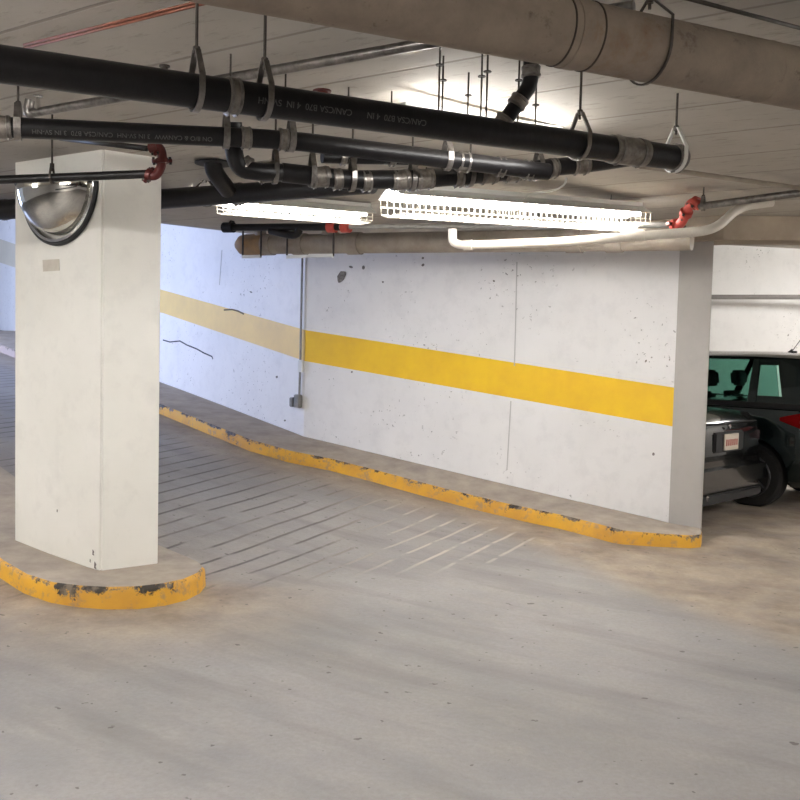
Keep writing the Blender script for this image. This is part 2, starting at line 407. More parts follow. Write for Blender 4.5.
# marks above the corner of the painted wall base
# curbs ---------------------------------------------------------------
def curb(name, label, outer, inner, htop, in_z, loc):
    """outer: ground points of the painted face; inner: far edge of the top"""
    T = Thing(name, label, 'curb', loc)
    bm = bmesh.new(); le = bm.verts.layers.float.new('edge'); rows = []
    for i, p in enumerate(outer):
        g = ground(p[0], p[1]); c = Vector((inner[i][0]-p[0], inner[i][1]-p[1], 0)).normalized()
        z = g+htop[i]; r = []
        for off, zz, e in ((0, g-.03, 0), (0.0, g+.01, .0), (.004, z-.04, .55), (.008, z-.016, 1), (.02, z-.003, 1)):
            v = bm.verts.new((p[0]+c.x*off, p[1]+c.y*off, zz)); v[le] = e; r.append(v)
        rows.append(r)
    for i in range(len(rows)-1):
        for k in range(4): bm.faces.new((rows[i][k], rows[i+1][k], rows[i+1][k+1], rows[i][k+1]))
    T.part('painted_face', bm, M_curby, smooth=True, label='worn yellow painted curb face')
    bm = bmesh.new(); rows = []
    for i, p in enumerate(outer):
        g = ground(p[0], p[1]); c = Vector((inner[i][0]-p[0], inner[i][1]-p[1], 0)).normalized()
        a = bm.verts.new((p[0]+c.x*.02, p[1]+c.y*.02, g+htop[i]-.003)); a2 = bm.verts.new((p[0]+c.x*.05, p[1]+c.y*.05, g+htop[i]))
        b = bm.verts.new((inner[i][0], inner[i][1], in_z[i])); b0 = bm.verts.new((inner[i][0], inner[i][1], in_z[i]-.22)); rows.append([a, a2, b, b0])
    for i in range(len(rows)-1):
        for k in range(3): bm.faces.new((rows[i][k], rows[i+1][k], rows[i+1][k+1], rows[i][k+1]))
    T.part('top_slab', bm, M_curbtop, smooth=False, label='bare concrete top of the curb')
    return T
def wall_at_x(x):
    X = [c[0].x for c in cols]; Y = [c[0].y for c in cols]; Z = [c[0].z+.25 for c in cols]
    return (x, interp(x, X, Y)+.02), interp(x, X, Z)
outer = []; inner = []; hz = []; iz = []
for k, q in enumerate(CURB_OUT):
    outer.append((q.x, q.y)); dirn = Vector((.55, .83)) if q.x > -1 else Vector((.74, .67))
    # walk across until the wall is met
    t = 0
    while t < 2.5 and q.y+dirn.y*t < interp(q.x+dirn.x*t, [c[0].x for c in cols], [c[0].y for c in cols]): t += .02
    X = q.x+dirn.x*t
    if X > 2.42: X = 2.42
    (p, z) = wall_at_x(X); inner.append(p); iz.append(z); hz.append(.13)
outer += [(1.92, 7.58), (2.2, 7.555), (2.5, 7.57), (2.60, 7.62), (2.65, 7.74)]
inner += [(2.43, 7.99), (2.5, 7.93), (2.62, 7.83), (2.64, 7.80), (2.655, 7.79)]; iz += [.115, .112, .11, .108, .105]; hz += [.12, .115, .11, .11, .11]
curb('ramp_curb', 'long worn yellow curb running up the ramp along the striped white wall', outer, inner, hz, iz, (0, 9, 0))
# island under the left pillar
T = Thing('curb_island', 'rounded yellow-edged concrete island carrying the left white pillar', 'curb', (-2, 6, 0))
def isl_top(x, y): return interp(-.65*x+.76*y, [5.0, 5.55, 6.4, 8.6, 12], [.15, .148, .217, .50, .85])
isl = [Vector(p) for p in [(-5.6, 9.1), (-4.6, 7.9), (-3.4, 6.6), (-2.55, 5.73), (-2.3, 5.5), (-2.08, 5.36), (-1.9, 5.3), (-1.72, 5.28), (-1.54, 5.31), (-1.40, 5.40), (-1.30, 5.52), (-1.25, 5.68), (-1.25, 5.85), (-1.32, 6.0), (-1.45, 6.15), (-1.8, 6.45), (-2.5, 6.9), (-3.3, 7.75), (-4.9, 9.6)]]
n = len(isl); cen = sum(isl, Vector((0, 0)))/n
bm = bmesh.new(); le = bm.verts.layers.float.new('edge'); rows = []
for i, p in enumerate(isl):
    tn = (isl[(i+1) % n]-isl[i-1]).normalized(); inn = Vector((-tn.y, tn.x)); zt = isl_top(*p); g = min(ground(*p), zt-.02); r = []
    for off, zz, e in ((0, g-.03, 0), (0, g+.01, 0), (.004, zt-.045, .6), (.008, zt-.018, 1), (.022, zt-.004, 1)):
        v = bm.verts.new((p.x+inn.x*off, p.y+inn.y*off, zz)); v[le] = e; r.append(v)
    rows.append(r)
for i in range(n):
    for k in range(4): bm.faces.new((rows[i][k], rows[(i+1) % n][k], rows[(i+1) % n][k+1], rows[i][k+1]))
bmesh.ops.recalc_face_normals(bm, faces=bm.faces[:])
T.part('painted_face', bm, M_curby, smooth=True, label='chipped yellow painted rim')
bm = bmesh.new(); vs = []
for i, p in enumerate(isl):
    tn = (isl[(i+1) % n]-isl[i-1]).normalized(); inn = Vector((-tn.y, tn.x)); vs.append(bm.verts.new((p.x+inn.x*.022, p.y+inn.y*.022, isl_top(*p)-.004)))
f = bm.faces.new(vs)
bmesh.ops.triangulate(bm, faces=[f]); 
if sum(f.normal.z for f in bm.faces) < 0: bmesh.ops.reverse_faces(bm, faces=bm.faces[:])
T.part('top_slab', bm, M_curbtop, smooth=False, label='dusty grey concrete top')
# pillar
PC, PL, PR = Vector((-1.884, 5.67)), Vector((-2.645, 6.16)), Vector((-1.573, 5.90)); PB = PL+PR-PC
T = Thing('concrete_pillar', 'white painted rectangular concrete pillar on the yellow-edged island at left', 'pillar', (PC.x, PC.y, .1))
T.part('shaft', prism([PC, PR, PB, PL], 0.05, 2.86, .012), M_pil, smooth=False)
# faded sticker on the left face
def on_left(u, z, off=.004):
    d = (PL-PC); n = Vector((-.54, -.84)).normalized(); n = Vector((d.y, -d.x)).normalized(); n = n if n.y < 0 else -n
    q = PC+d*u+n*off; return Vector((q.x, q.y, z)), Vector((n.x, n.y, 0)), Vector((-d.x, -d.y, 0)).normalized()
def px_left(x, y, off=.004):
    d0 = ray(x, y); _, n, _ = on_left(0, 0); a = Vector((PC.x, PC.y, 0))+n*off
    t = (a-Vector((0, 0, EYE))).dot(n)/d0.dot(n); return Vector((0, 0, EYE))+d0*t
def slab(pts, n, th):
    bm = bmesh.new(); a = [bm.verts.new(p) for p in pts]; b = [bm.verts.new(p-n*th) for p in pts]; k = len(pts)
    bm.faces.new(a); bm.faces.new(b[::-1])
    for i in range(k): bm.faces.new((a[i], b[i], b[(i+1) % k], a[(i+1) % k]))
    bmesh.ops.recalc_face_normals(bm, faces=bm.faces[:]); return bm
_, NL, TL = on_left(0, 0)
T.part('paint_patch', slab([px_left(42.5, 260), px_left(59, 259), px_left(59.5, 270.5), px_left(43, 271.5)], NL, .003), simple('tape_residue', (206, 200, 188), (196, 188, 176), .7, 0, 20), smooth=False, label='small square of grey tape residue')
for i, (x, y) in enumerate([(93, 553), (90, 561), (95, 566), (57, 511)]):
    k = (1.0, .6, 1.3, .5)[i]; q = [px_left(x-.5*k, y-3.4*k), px_left(x+.8*k, y-1.2*k), px_left(x+.2*k, y+.6), px_left(x+.9*k, y+2.6*k), px_left(x-.7*k, y+1.6*k)]
    T.part('paint_chip', slab(q, NL, .003), M_scuff, smooth=False)

# ================================================================ MIRROR
mc = px_left(60, 186, 0); RM = .375
T = Thing('convex_mirror', 'half-dome convex safety mirror with black rim mounted high on the left pillar', 'mirror', mc)
def dome(R0_, R1_, depth, a0=PI, a1=2*PI, nr=14, na=40, off=0.0):
    bm = bmesh.new(); rows = []
    for i in range(nr+1):
        t = i/nr; r = R0_+(R1_-R0_)*t
        z = depth*math.sqrt(max(0, 1-(r/R1_)**2)) if R0_ < .01 else depth
        rows.append([bm.verts.new(mc + TL*(r*math.cos(a0+(a1-a0)*k/na)) + Vector((0, 0, 1))*(r*math.sin(a0+(a1-a0)*k/na)) + NL*(z+off)) for k in range(na+1)])
    for i in range(nr):
        for k in range(na): bm.faces.new((rows[i][k], rows[i+1][k], rows[i+1][k+1], rows[i][k+1]))
    bmesh.ops.remove_doubles(bm, verts=bm.verts[:], dist=1e-5); bmesh.ops.recalc_face_normals(bm, faces=bm.faces[:])
    return bm
T.part('mirror_dome', dome(0, RM-.055, .215, off=.012), M_mirror)
bm = bmesh.new(); sweep(bm, [mc+TL*(RM*math.cos(PI+PI*k/40))+Vector((0, 0, RM*math.sin(PI+PI*k/40)))+NL*.012 for k in range(41)], .013, 8)
T.part('rim', bm, M_blackedge, label='black rubber rim')
bm = bmesh.new(); a = []
for k in range(41):
    t = PI+PI*k/40; r = []
    for rr, z in ((RM-.006, .01), (RM-.012, .035), (RM-.03, .035), (RM-.04, .01)): r.append(bm.verts.new(mc+TL*(rr*math.cos(t))+Vector((0, 0, rr*math.sin(t)))+NL*z))
    a.append(r)
for k in range(40):
    for j in range(3): bm.faces.new((a[k][j], a[k+1][j], a[k+1][j+1], a[k][j+1]))
T.part('frame_band', bm, M_chrome, label='shiny chrome frame band')
bm = bmesh.new(); sweep(bm, [mc+TL*x+NL*(.215*math.sqrt(max(0, 1-(x/(RM-.05))**2))+.015)+Vector((0, 0, .004)) for x in [(-1+2*k/30)*(RM-.05) for k in range(31)]], .006, 8)
T.part('top_edge', bm, M_blackedge, label='thin dark top edging')

# ================================================================ PIPES
def lerp(a, b, t): return a+(b-a)*t
def pix_line(a, b, x):
    """point on the 3-D segment a-b seen at image column x"""
    lo, hi = -1.5, 2.5
    def col(q):
        d = q-Vector((0, 0, EYE)); return 400+F*d.dot(RT)/d.dot(FW)
    for _ in range(50):
        mid = (lo+hi)/2
        if col(lerp(a, b, mid)) < x: lo = mid
        else: hi = mid
    return lerp(a, b, (lo+hi)/2)
def coupling(T, c, d, r, wd, label='ribbed stainless coupling'):
    """no-hub coupling: shield with two clamp bands and a screw each"""
    d = d.normalized(); bm = ring_band(bmesh.new(), c, d, r+.001, wd, .004)
    o = T.part('coupling', bm, M_band, label=label)
    for s in (-1, 1):
        cc = c+d*s*wd*.32; b2 = ring_band(bmesh.new(), cc, d, r+.005, min(.014, wd*.2), .003)
        sweep(b2, [cc+Vector((0, 0, -r-.009))-d.cross(Vector((0, 0, 1)))*.010, cc+Vector((0, 0, -r-.009))+d.cross(Vector((0, 0, 1)))*.013], .0035, 8)
        T.part('clamp_band', b2, M_steel, parent=o)
def hanger(label, c, d, r, top, group, wd=.022, mat=None, apex=.09):
    """clevis hanger: strap round the pipe, yoke up to an apex, rod to the ceiling"""
    mat = mat or M_steel; d = d.normalized(); T = Thing('pipe_hanger', label, 'hanger', c, 0, group)
    zz = Vector((0, 0, 1)); sd = d.cross(zz).normalized(); path = []
    for k in range(17):
        t = -PI*.0+PI*k/16; path.append(c + sd*(r+.006)*math.cos(t) - zz*(r+.006)*math.sin(t))
    path = [c+sd*(r+.006)+zz*r*.7]+path+[c-sd*(r+.006)+zz*r*.7]
    path = [c+zz*(r+apex)+sd*.012]+path+[c+zz*(r+apex)-sd*.012]
    bm = bmesh.new(); prev = None
    for i, q in enumerate(path):
        t = (path[min(i+1, len(path)-1)]-path[max(i-1, 0)]).normalized(); n = t.cross(d).normalized()
        r4 = [bm.verts.new(q+d*a*wd/2+n*b*.003) for a, b in ((-1, -1), (1, -1), (1, 1), (-1, 1))]
        if prev:
            for k in range(4): bm.faces.new((prev[k], prev[(k+1) % 4], r4[(k+1) % 4], r4[k]))
        prev = r4
    bmesh.ops.recalc_face_normals(bm, faces=bm.faces[:])
    T.part('clevis_strap', bm, mat, smooth=False)
    T.part('rod', tube([c+zz*(r+apex-.03), Vector((c.x, c.y, top))], .0055, 8), M_rod)
    T.part('nut', tube([c+zz*(r+apex-.012), c+zz*(r+apex+.01)], .012, 6), M_rod)
    return T
def rod_to(label, q, group, r=.005, plate=False):
    T = Thing('threaded_rod', label, 'rod', q, 0, group); top = ceilz(q.x, q.y)
    T.part('rod', tube([q, (q.x, q.y, top)], r, 8), M_rod)
    if plate:
        T.part('nut', tube([(q.x, q.y, top-.10), (q.x, q.y, top-.095)], .016, 8), M_rod)
    return T
HG = 'clevis hangers under the ceiling'
# A main black pipe
A0, A1 = at(0, 64, 2.72), at(680, 158.5, 4.2); dA = A1-A0; rA = .0555
TA = Thing('black_drain_pipe', 'largest black drain pipe, uppermost, crossing from the left edge to its banded end', 'pipe', lerp(A0, A1, .5))
TA.part('pipe', tube([lerp(A0, A1, -.45), A1], rA, 32), M_black)
for x, wd in ((232, .045), (627, .20), (676, .05)):
    c = pix_line(A0, A1, x); coupling(TA, c, dA, rA, wd)
ce = lerp(A0, A1, 1.0); TA.part('end_cap', tube([ce, ce+dA.normalized()*.012], rA*.92, 24), M_steel)
# printed marks along the pipe
def pipe_text(T, s, c, d, r, size, ang, flip=False, name='printed_marking'):
    cu = bpy.data.curves.new(name, 'FONT'); cu.body = s; cu.size = size; cu.align_x = 'CENTER'; cu.align_y = 'CENTER'; cu.extrude = .0006
    to = bpy.data.objects.new(name, cu); C.objects.link(to); dg = bpy.context.evaluated_depsgraph_get()
    me = bpy.data.meshes.new_from_object(to.evaluated_get(dg)); bpy.data.objects.remove(to)
    d = d.normalized(); zz = Vector((0, 0, 1)); side = d.cross(zz).normalized(); up = side.cross(d).normalized()
    for v in me.vertices:
        x, y, z = v.co
        if flip: x, y = -x, -y
        t = ang + y/r; rr = r+.0008+z
        v.co = c + d*x + side*rr*math.cos(t) + up*rr*math.sin(t) - T.loc
    me.materials.append(M_text); o = bpy.data.objects.new(name, me); C.objects.link(o); o.parent = T.e
pipe_text(TA, 'CAN/CSA B70  4 IN  SV-NH', pix_line(A0, A1, 300), dA, rA, .03, -.25, True)
pipe_text(TA, 'CAN/CSA B70  4 IN', pix_line(A0, A1, 390), dA, rA, .03, -.25, True)
for x, lab in ((200, 'clevis hanger on the top black pipe nearest the left pillar'), (268, 'second clevis hanger on the top black pipe, right beside a steel coupling'), (583, 'clevis hanger on the top black pipe just left of its long silver coupling'), (679, 'clevis hanger at the very end of the top black pipe')):
    c = pix_line(A0, A1, x-4); hanger(lab, c, dA, rA+.004, ceilz(c.x, c.y), HG, .02, M_steel if x < 679 else M_lamp, .075)
# B second black pipe
B0, B1 = at(0, 127, 4.1), at(283, 139.5, 4.5); B2 = at(455, 161, 4.85); B3 = at(548, 172, 5.05); dB = B1-B0; rB = .046
def Bp(x): return (pix_line(B0, B1, x), B1-B0) if x < 283 else (pix_line(B1, B2, x), B2-B1)
TB = Thing('black_drain_pipe', 'second black drain pipe with reversed print, level with the pillar top', 'pipe', lerp(B0, B1, .5))
TB.part('pipe', tube(smoothpath([lerp(B0, B1, -.5), B1, B3], 5, .12), rB, 28), M_black)
for x, wd in ((3, .07), (246, .05), (283, .05), (463, .07), (500, .05), (528, .05)): coupling(TB, *Bp(x), rB, wd)
pipe_text(TB, '3 IN SV-NH  CAN/CSA B70  3 IN SV-NH', pix_line(B0, B1, 92), dB, rB, .030, -.5, True)
pipe_text(TB, 'ON 8/O & CANWW', pix_line(B0, B1, 183), dB, rB, .030, -.5, True)
for x, lab in ((18, 'clevis hanger on the second black pipe at the left edge'), (226, 'hanger strap on the second black pipe above the curved elbow'), (291, 'hanger strap on the second black pipe right of the steel clamp'), (447, 'bright hanger strap on the second black pipe near mid picture')):
    c, dd = Bp(x); hanger(lab, c, dd, rB+.002, ceilz(c.x, c.y), HG, .03, M_steel, .06)
# F lower pipe with the elbow
TF = Thing('black_drain_pipe', 'lower black pipe starting in a curved elbow right of the pillar', 'pipe', at(420, 178, 4.9))
F0, F1 = at(282, 172.5, 4.75), at(350, 180, 4.85); F2 = at(590, 164, 5.3); F3 = at(640, 156, 5.4)
el = smoothpath([at(233, 122, 4.55), at(234, 168, 4.6), at(258, 172, 4.65), F0], 8, .55)
TF.part('elbow', tube(el, .045, 24), M_black)
TF.part('pipe', tube(smoothpath([F0, F1, at(430, 179, 5.0), F2, F3], 4, .3), .05, 24), M_black)
coupling(TF, at(246, 166, 4.63), at(256, 171, 4.63)-at(240, 161, 4.63), .045, .04)
for x, y in ((268, 172), (320, 177), (337, 179), (366, 181), (400, 180), (424, 179), (458, 177), (488, 174), (512, 172), (553, 168), (580, 165)):
    pp = at(x, y, interp(x, [282, 350, 430, 590], [4.75, 4.85, 5.0, 5.3])); coupling(TF, pp, F2-F1, .049, .05 if x % 4 else .10)
for x, y, lab in ((275, 172, 'hanger strap on the lower black pipe beside its elbow'), (312, 175, 'second hanger strap on the lower black pipe from the elbow'), (352, 180, 'third hanger strap on the lower black pipe from the elbow'), (412, 180, 'hanger strap on the lower black pipe over the long lamp\'s left end'), (470, 176, 'hanger strap on the lower black pipe over the lamp middle'), (538, 170, 'hanger strap on the lower black pipe nearest its right end')):
    c = at(x, y, interp(x, [268, 350, 590], [4.72, 4.85, 5.3])); hanger(lab, c, F2-F1, .053, ceilz(c.x, c.y), HG, .026, M_steel, .06)
# C small rear pipe
C0, C1 = at(322, 157, 5.25), at(585, 163, 5.9); TC = Thing('black_drain_pipe', 'short thin black pipe squeezed between the second and lower black pipes', 'pipe', lerp(C0, C1, .5))
TC.part('pipe', tube([C0, C1], .036, 20), M_black)
for x in (343, 352, 392, 415, 470, 520): coupling(TC, pix_line(C0, C1, x), C1-C0, .036, .04)
# E dull pipe behind the pillar
E0, E1 = at(0, 209, 5.75), at(345, 186, 5.05); dE = E1-E0; rE = .058
c_l = pix_line(E0, E1, 10)
TE = Thing('black_drain_pipe', 'dull black pipe passing behind the pillar and rising right under the others', 'pipe', lerp(E0, E1, .6))
ePL = pix_line(E0, E1, 12); ePR = pix_line(E0, E1, 165)
E0b, E1b = at(-60, 214, 7.6), at(345, 186, 5.05)
TE.part('pipe', tube([at(-90, 216, 8.0), at(162, 199, 6.95), at(372, 184, 5.45)], [.085, .075, .058], 24), M_black2)
dE = at(345, 187, 5.6)-at(162, 199, 6.95)
bm = tube(smoothpath([at(213, 163, 5.95), at(214, 172, 5.95), at(228, 190, 6.2)], 6, .5), .058, 20); TE.part('branch_elbow', bm, M_black2)
TE.part('ceiling_flange', tube([at(214, 162.5, 5.95), at(214, 164, 5.95)], .125, 24), M_black2)
for x, y, D in ((5, 209.5, 7.6), (238, 194, 6.45)): coupling(TE, at(x, y, D), dE, .078 if x < 50 else .071, .07)
c = at(206, 195.5, 6.65); hanger('dark split hanger on the dull black pipe beside its branch', c, dE, .074, ceilz(c.x, c.y), HG, .02, M_rod, .05)
# small stud bolts below
# D offset riser from ceiling into main pipe
TD = Thing('riser_pipe', 'short black offset riser with silver clamps dropping onto the top black pipe', 'pipe', at(515, 95, 3.95))
DR = pix_line(A0, A1, 500).y; print('DR', DR)
pth = [at(531, 52, DR), at(531, 84, DR), at(521, 98, DR), at(500, 128, DR)]
TD.part('pipe', tube(smoothpath(pth, 5, .4), .031, 20), M_black)
for (x, y), (x2, y2) in (((531, 72), (531, 62)), ((518, 102), (512, 111)), ((503, 122), (497, 131))):
    c = at(x, y, DR); coupling(TD, c, at(x2, y2, DR)-c, .032, .045)
# G steel pipe
G0, G1 = at(33, 113, 4.5), at(428, 43, 3.42)
TG = Thing('steel_pipe', 'slim shiny grey pipe running diagonally behind the top black pipe', 'pipe', lerp(G0, G1, .5))
TG.part('pipe', tube([G0, lerp(G0, G1, 1.35)], .021, 16), M_steel)
TG.part('end_elbow', tube(smoothpath([G0, at(27, 114, 4.5), at(30, 100, 4.5)], 5, .6), .024, 14), M_steel)
c = at(38, 110, 4.47); o = TG.part('sprinkler_head', tube([c, c+Vector((0, 0, .06))], [.014, .009], 12), M_chrome, label='small chrome sprinkler head')
TG.part('deflector', tube([c+Vector((0, 0, .065)), c+Vector((0, 0, .069))], .024, 14), M_chrome, parent=o)
for x, y, D, mt, lab in ((164.5, 67, 3.35, M_rod, 'small dark sprinkler head peeping over the top black pipe at left'), (322, 92, 3.7, M_red2, 'dark red upright sprinkler head behind the top black pipe')):
    c = at(x, y+8, D); T = Thing('fire_sprinkler', lab, 'sprinkler', c)
    T.part('body', tube([c, c+Vector((0, 0, .035))], .012 if mt is M_rod else .026, 12), mt)
    T.part('deflector', tube([at(x, y, D), at(x, y-1.4, D)], .02 if mt is M_rod else .038, 14), mt)
    T.part('stem', tube([c-Vector((0, 0, .06)), c], .01, 10), mt)
# copper pair
for dy, lab in ((0, 'upper of two thin reddish pipes along the ceiling at top left'), (3.4, 'lower of two thin reddish pipes along the ceiling at top left')):
    a, b = at(24, 45+dy, 3.62), at(205, 0+dy, 3.1); tag(link('copper_pipe', tube([lerp(a, b, -.0), lerp(a, b, 1.3)], .0055, 10), M_copper, smooth=True), lab, 'pipe', 'thin reddish pipes')
# big lagged pipe
L0, L1 = at(300, -20, 2.42), at(800, 79, 3.2); dL = L1-L0
TL_ = Thing('insulated_pipe', 'huge beige wrapped pipe with rusty stains crossing the top right corner', 'pipe', lerp(L0, L1, .6))
TL_.part('wrap', tube([lerp(L0, L1, -.8), lerp(L0, L1, 1.6)], .1, 40), M_lag)
for x in (557, 586): TL_.part('wire_tie', ring_band(bmesh.new(), pix_line(L0, L1, x), dL, .1, .006, .003, 40), M_lagband)
TL_.part('wrap_seam', ring_band(bmesh.new(), pix_line(L0, L1, 571), dL, .1, .05, .0035, 40), M_lag)
for x in (763,): TL_.part('wire_tie', ring_band(bmesh.new(), pix_line(L0, L1, x), dL, .1, .004, .0015, 40), M_lag)
c = pix_line(L0, L1, 648); hanger('dark clevis hanger holding the huge beige pipe at the top of the picture', c, dL, .103, ceilz(c.x, c.y), HG, .008, M_rod, .05)
a, b = at(640, -14, 2.85), at(830, 36, 3.3); tag(link('conduit', tube([a, b], .007, 10), M_rod, smooth=True), 'thin dark conduit on the ceiling in the top right corner', 'conduit')
# sprinkler pipe at pillar
H0, H1 = at(-30, 181, 4.7), at(147, 174, 4.7)
TH = Thing('sprinkler_pipe', 'dark steel sprinkler pipe crossing in front of the pillar above the mirror', 'pipe', lerp(H0, H1, .5))
TH.part('pipe', tube([lerp(H0, H1, -.5), H1], .022, 16), M_black2)
c = pix_line(H0, H1, 52); hanger('thin ring hanger on the sprinkler pipe above the mirror', c, H1-H0, .023, ceilz(c.x, c.y), HG, .01, M_rod, .04)
def red_fitting(label, pts, r, mat, cps, loc):
    T = Thing('grooved_fitting', label, 'pipe fitting', loc)
    T.part('elbow', tube(smoothpath(pts, 6, .5), r, 18), mat)
    for (p, d) in cps:
        o = T.part('coupling', ring_band(bmesh.new(), p, d, r, r*1.1, r*.38), mat)
        d = d.normalized(); sd = d.cross(Vector((.3, -.8, .5))).normalized()
        for s in (-1, 1):
            T.part('bolt', tube([p+sd*s*r*1.75-d*r*.8, p+sd*s*r*1.75+d*r*.8], r*.3, 6), M_rod, parent=o)
            T.part('bolt_ear', tube([p+sd*s*r*1.0, p+sd*s*r*2.1], r*.45, 8), mat, parent=o)
Dh = 4.7
P = lambda x, y, D=Dh: at(x, y, D)
red_fitting('dark red grooved elbow fitting beside the right top corner of the pillar', [P(146, 174), P(156, 177), P(163, 163), P(161, 146), P(149, 148.5)], .024, M_red2,
            [(P(149, 175), P(152, 176)-P(146, 174)), (P(162, 161), P(161, 150)-P(163, 166)), (P(155, 147), P(149, 148)-P(158, 146.5))], P(156, 160))
a, b = P(147, 148.5), P(60, 138, 5.2); tag(link('sprinkler_branch', tube([a, lerp(a, b, 1)], .015, 12), M_black2, smooth=True), 'thin dark branch pipe leaving the dark red fitting leftwards', 'pipe')
# right-hand sprinkler line
K0, K1 = at(228, 227.5, 8.75), at(674, 225, 6.7)
TK = Thing('sprinkler_pipe', 'long pale sprinkler pipe running along the striped wall to the red fitting', 'pipe', lerp(K0, K1, .5))
km = pix_line(K0, K1, 340)
TK.part('pipe', tube([km, K1], .022, 16), M_grey)
TK.part('dark_section', tube([K0, km], .034, 16), M_black2, label='dark unpainted far section')
TK.part('end_cap', tube([K0-(K1-K0).normalized()*.05, K0+(K1-K0).normalized()*.07], .05, 14), M_black2)
for x in (332, 346): TK.part('red_coupling', ring_band(bmesh.new(), pix_line(K0, K1, x), K1-K0, .03, .08, .022), M_red, label='small orange-red coupling')
c = pix_line(K0, K1, 232); hanger('ring hanger near the far capped end of the pale sprinkler pipe', c, K1-K0, .035, ceilz(c.x, c.y), HG, .02, M_rod, .04)
TK.part('branch_elbow', tube(smoothpath([pix_line(K0, K1, 270)-Vector((0, 0, .03)), pix_line(K0, K1, 297)-Vector((0, 0, .09)), pix_line(K0, K1, 300)], 5, .5), .035, 14), M_black2)
red_fitting('bright red grooved elbow fitting above the right column', [at(673, 225, 6.7), at(681, 225, 6.62), at(687, 211, 6.55), at(692, 201, 6.5), at(700, 206, 6.45)], .034, M_red,
            [(at(676, 225, 6.67), at(681, 225, 6.6)-at(673, 225, 6.7)), (at(686, 213, 6.55), at(689, 205, 6.5)-at(683, 220, 6.6)), (at(695, 203, 6.5), at(700, 206, 6.45)-at(691, 202, 6.5))], at(685, 213, 6.6))
J0, J1 = at(699, 206.5, 6.45), at(830, 189, 5.95)
TJ = Thing('sprinkler_pipe', 'grey steel sprinkler pipe from the bright red fitting to the right edge', 'pipe', lerp(J0, J1, .5))
TJ.part('pipe', tube([J0, lerp(J0, J1, 1.6)], .026, 16), M_steel)
c = pix_line(J0, J1, 703); hanger('ring hanger beside the bright red fitting', c, J1-J0, .027, ceilz(c.x, c.y), HG, .02, M_steel, .04)
# second thin pipe over it
a, b = at(640, 166, 5.55), at(850, 195, 6.2); tag(link('conduit', tube([a, b], .016, 12), M_beige, smooth=True), 'pale ceiling conduit descending right above the bright red fitting', 'conduit')
# beige drain along wall
D0, D1 = at(242, 245, 9.55), at(650, 239, 7.55); dD = D1-D0
TDn = Thing('beige_drain_pipe', 'thick beige drain pipe hung along the top of the striped wall', 'pipe', lerp(D0, D1, .5))
TDn.part('pipe', tube([lerp(D0, D1, .02), lerp(D0, D1, 1.08)], .098, 28), M_beige)
TDn.part('end_cap', tube([D0-dD.normalized()*.06, D0, D0+dD.normalized()*.07, D0+dD.normalized()*.30], [.05, .10, .112, .112], 24), M_rust, label='rust-stained end cap')
for x in (268, 300, 355, 575, 615): TDn.part('hub', ring_band(bmesh.new(), pix_line(D0, D1, x), dD, .097, .14, .014, 28), M_beige)
q = pix_line(D0, D1, 262); TDn.part('cleanout', tube([q, q+Vector((-.02, 0, .13))], [.07, .06], 20), M_beige)
q = pix_line(D0, D1, 345); TDn.part('wye_branch', tube([q, pix_line(D0, D1, 325)+Vector((0, 0, .12))], .06, 20), M_beige)
def trapeze(label, xa, xb):
    a = pix_line(D0, D1, xa); b = pix_line(D0, D1, xb); T = Thing('trapeze_hanger', label, 'hanger', a, 0, 'trapeze hangers under the beige drain')
    lo = Vector((0, 0, -.135)); n = Vector((dD.y, -dD.x, 0)).normalized()*.12; n = n if n.y < 0 else -n
    T.part('strut', bbox((a+b)/2+lo+n, (b-a).length, .03, .03, Matrix.Rotation(math.atan2(dD.y, dD.x), 3, 'Z')), M_lamp, smooth=False)
    for q in (a, b):
        q2 = q+n; T.part('rod', tube([q2+lo, Vector((q2.x, q2.y, ceilz(q2.x, q2.y)))], .01, 8), M_rod)
trapeze('pale trapeze hanger under the beige drain, right of the end cap', 294, 340)
trapeze('short trapeze hanger under the rusty end cap of the beige drain', 250, 268)
# white pvc
pv = [at(452.5, 229, 7.0), at(452.5, 245.5, 7.0), at(560, 242, 6.75), at(714, 230.5, 6.35), at(740, 206, 6.5), at(772, 202, 6.55)]
pv2 = [pv[0]]
for i in range(1, len(pv)-1):
    a, b, c = pv[i-1:i+2]; ra = min(.12, (a-b).length*.45); rc = min(.12, (c-b).length*.45)
    p, q = b+(a-b).normalized()*ra, b+(c-b).normalized()*rc
    pv2 += [p*(1-t)**2+b*2*t*(1-t)+q*t*t for t in [j/6 for j in range(7)]]
pv2.append(pv[-1])
TP = Thing('pvc_pipe', 'cream plastic pipe with two bends running above the striped wall', 'pipe', pv[2])
TP.part('pipe', tube(pv2, .034, 20), M_pvc)
TP.part('coupling', ring_band(bmesh.new(), at(640, 236, 6.54), pv[3]-pv[2], .034, .07, .006), M_pvc)
TP.part('coupling', ring_band(bmesh.new(), at(468, 245, 6.96), pv[2]-pv[1], .034, .07, .006), M_pvc)
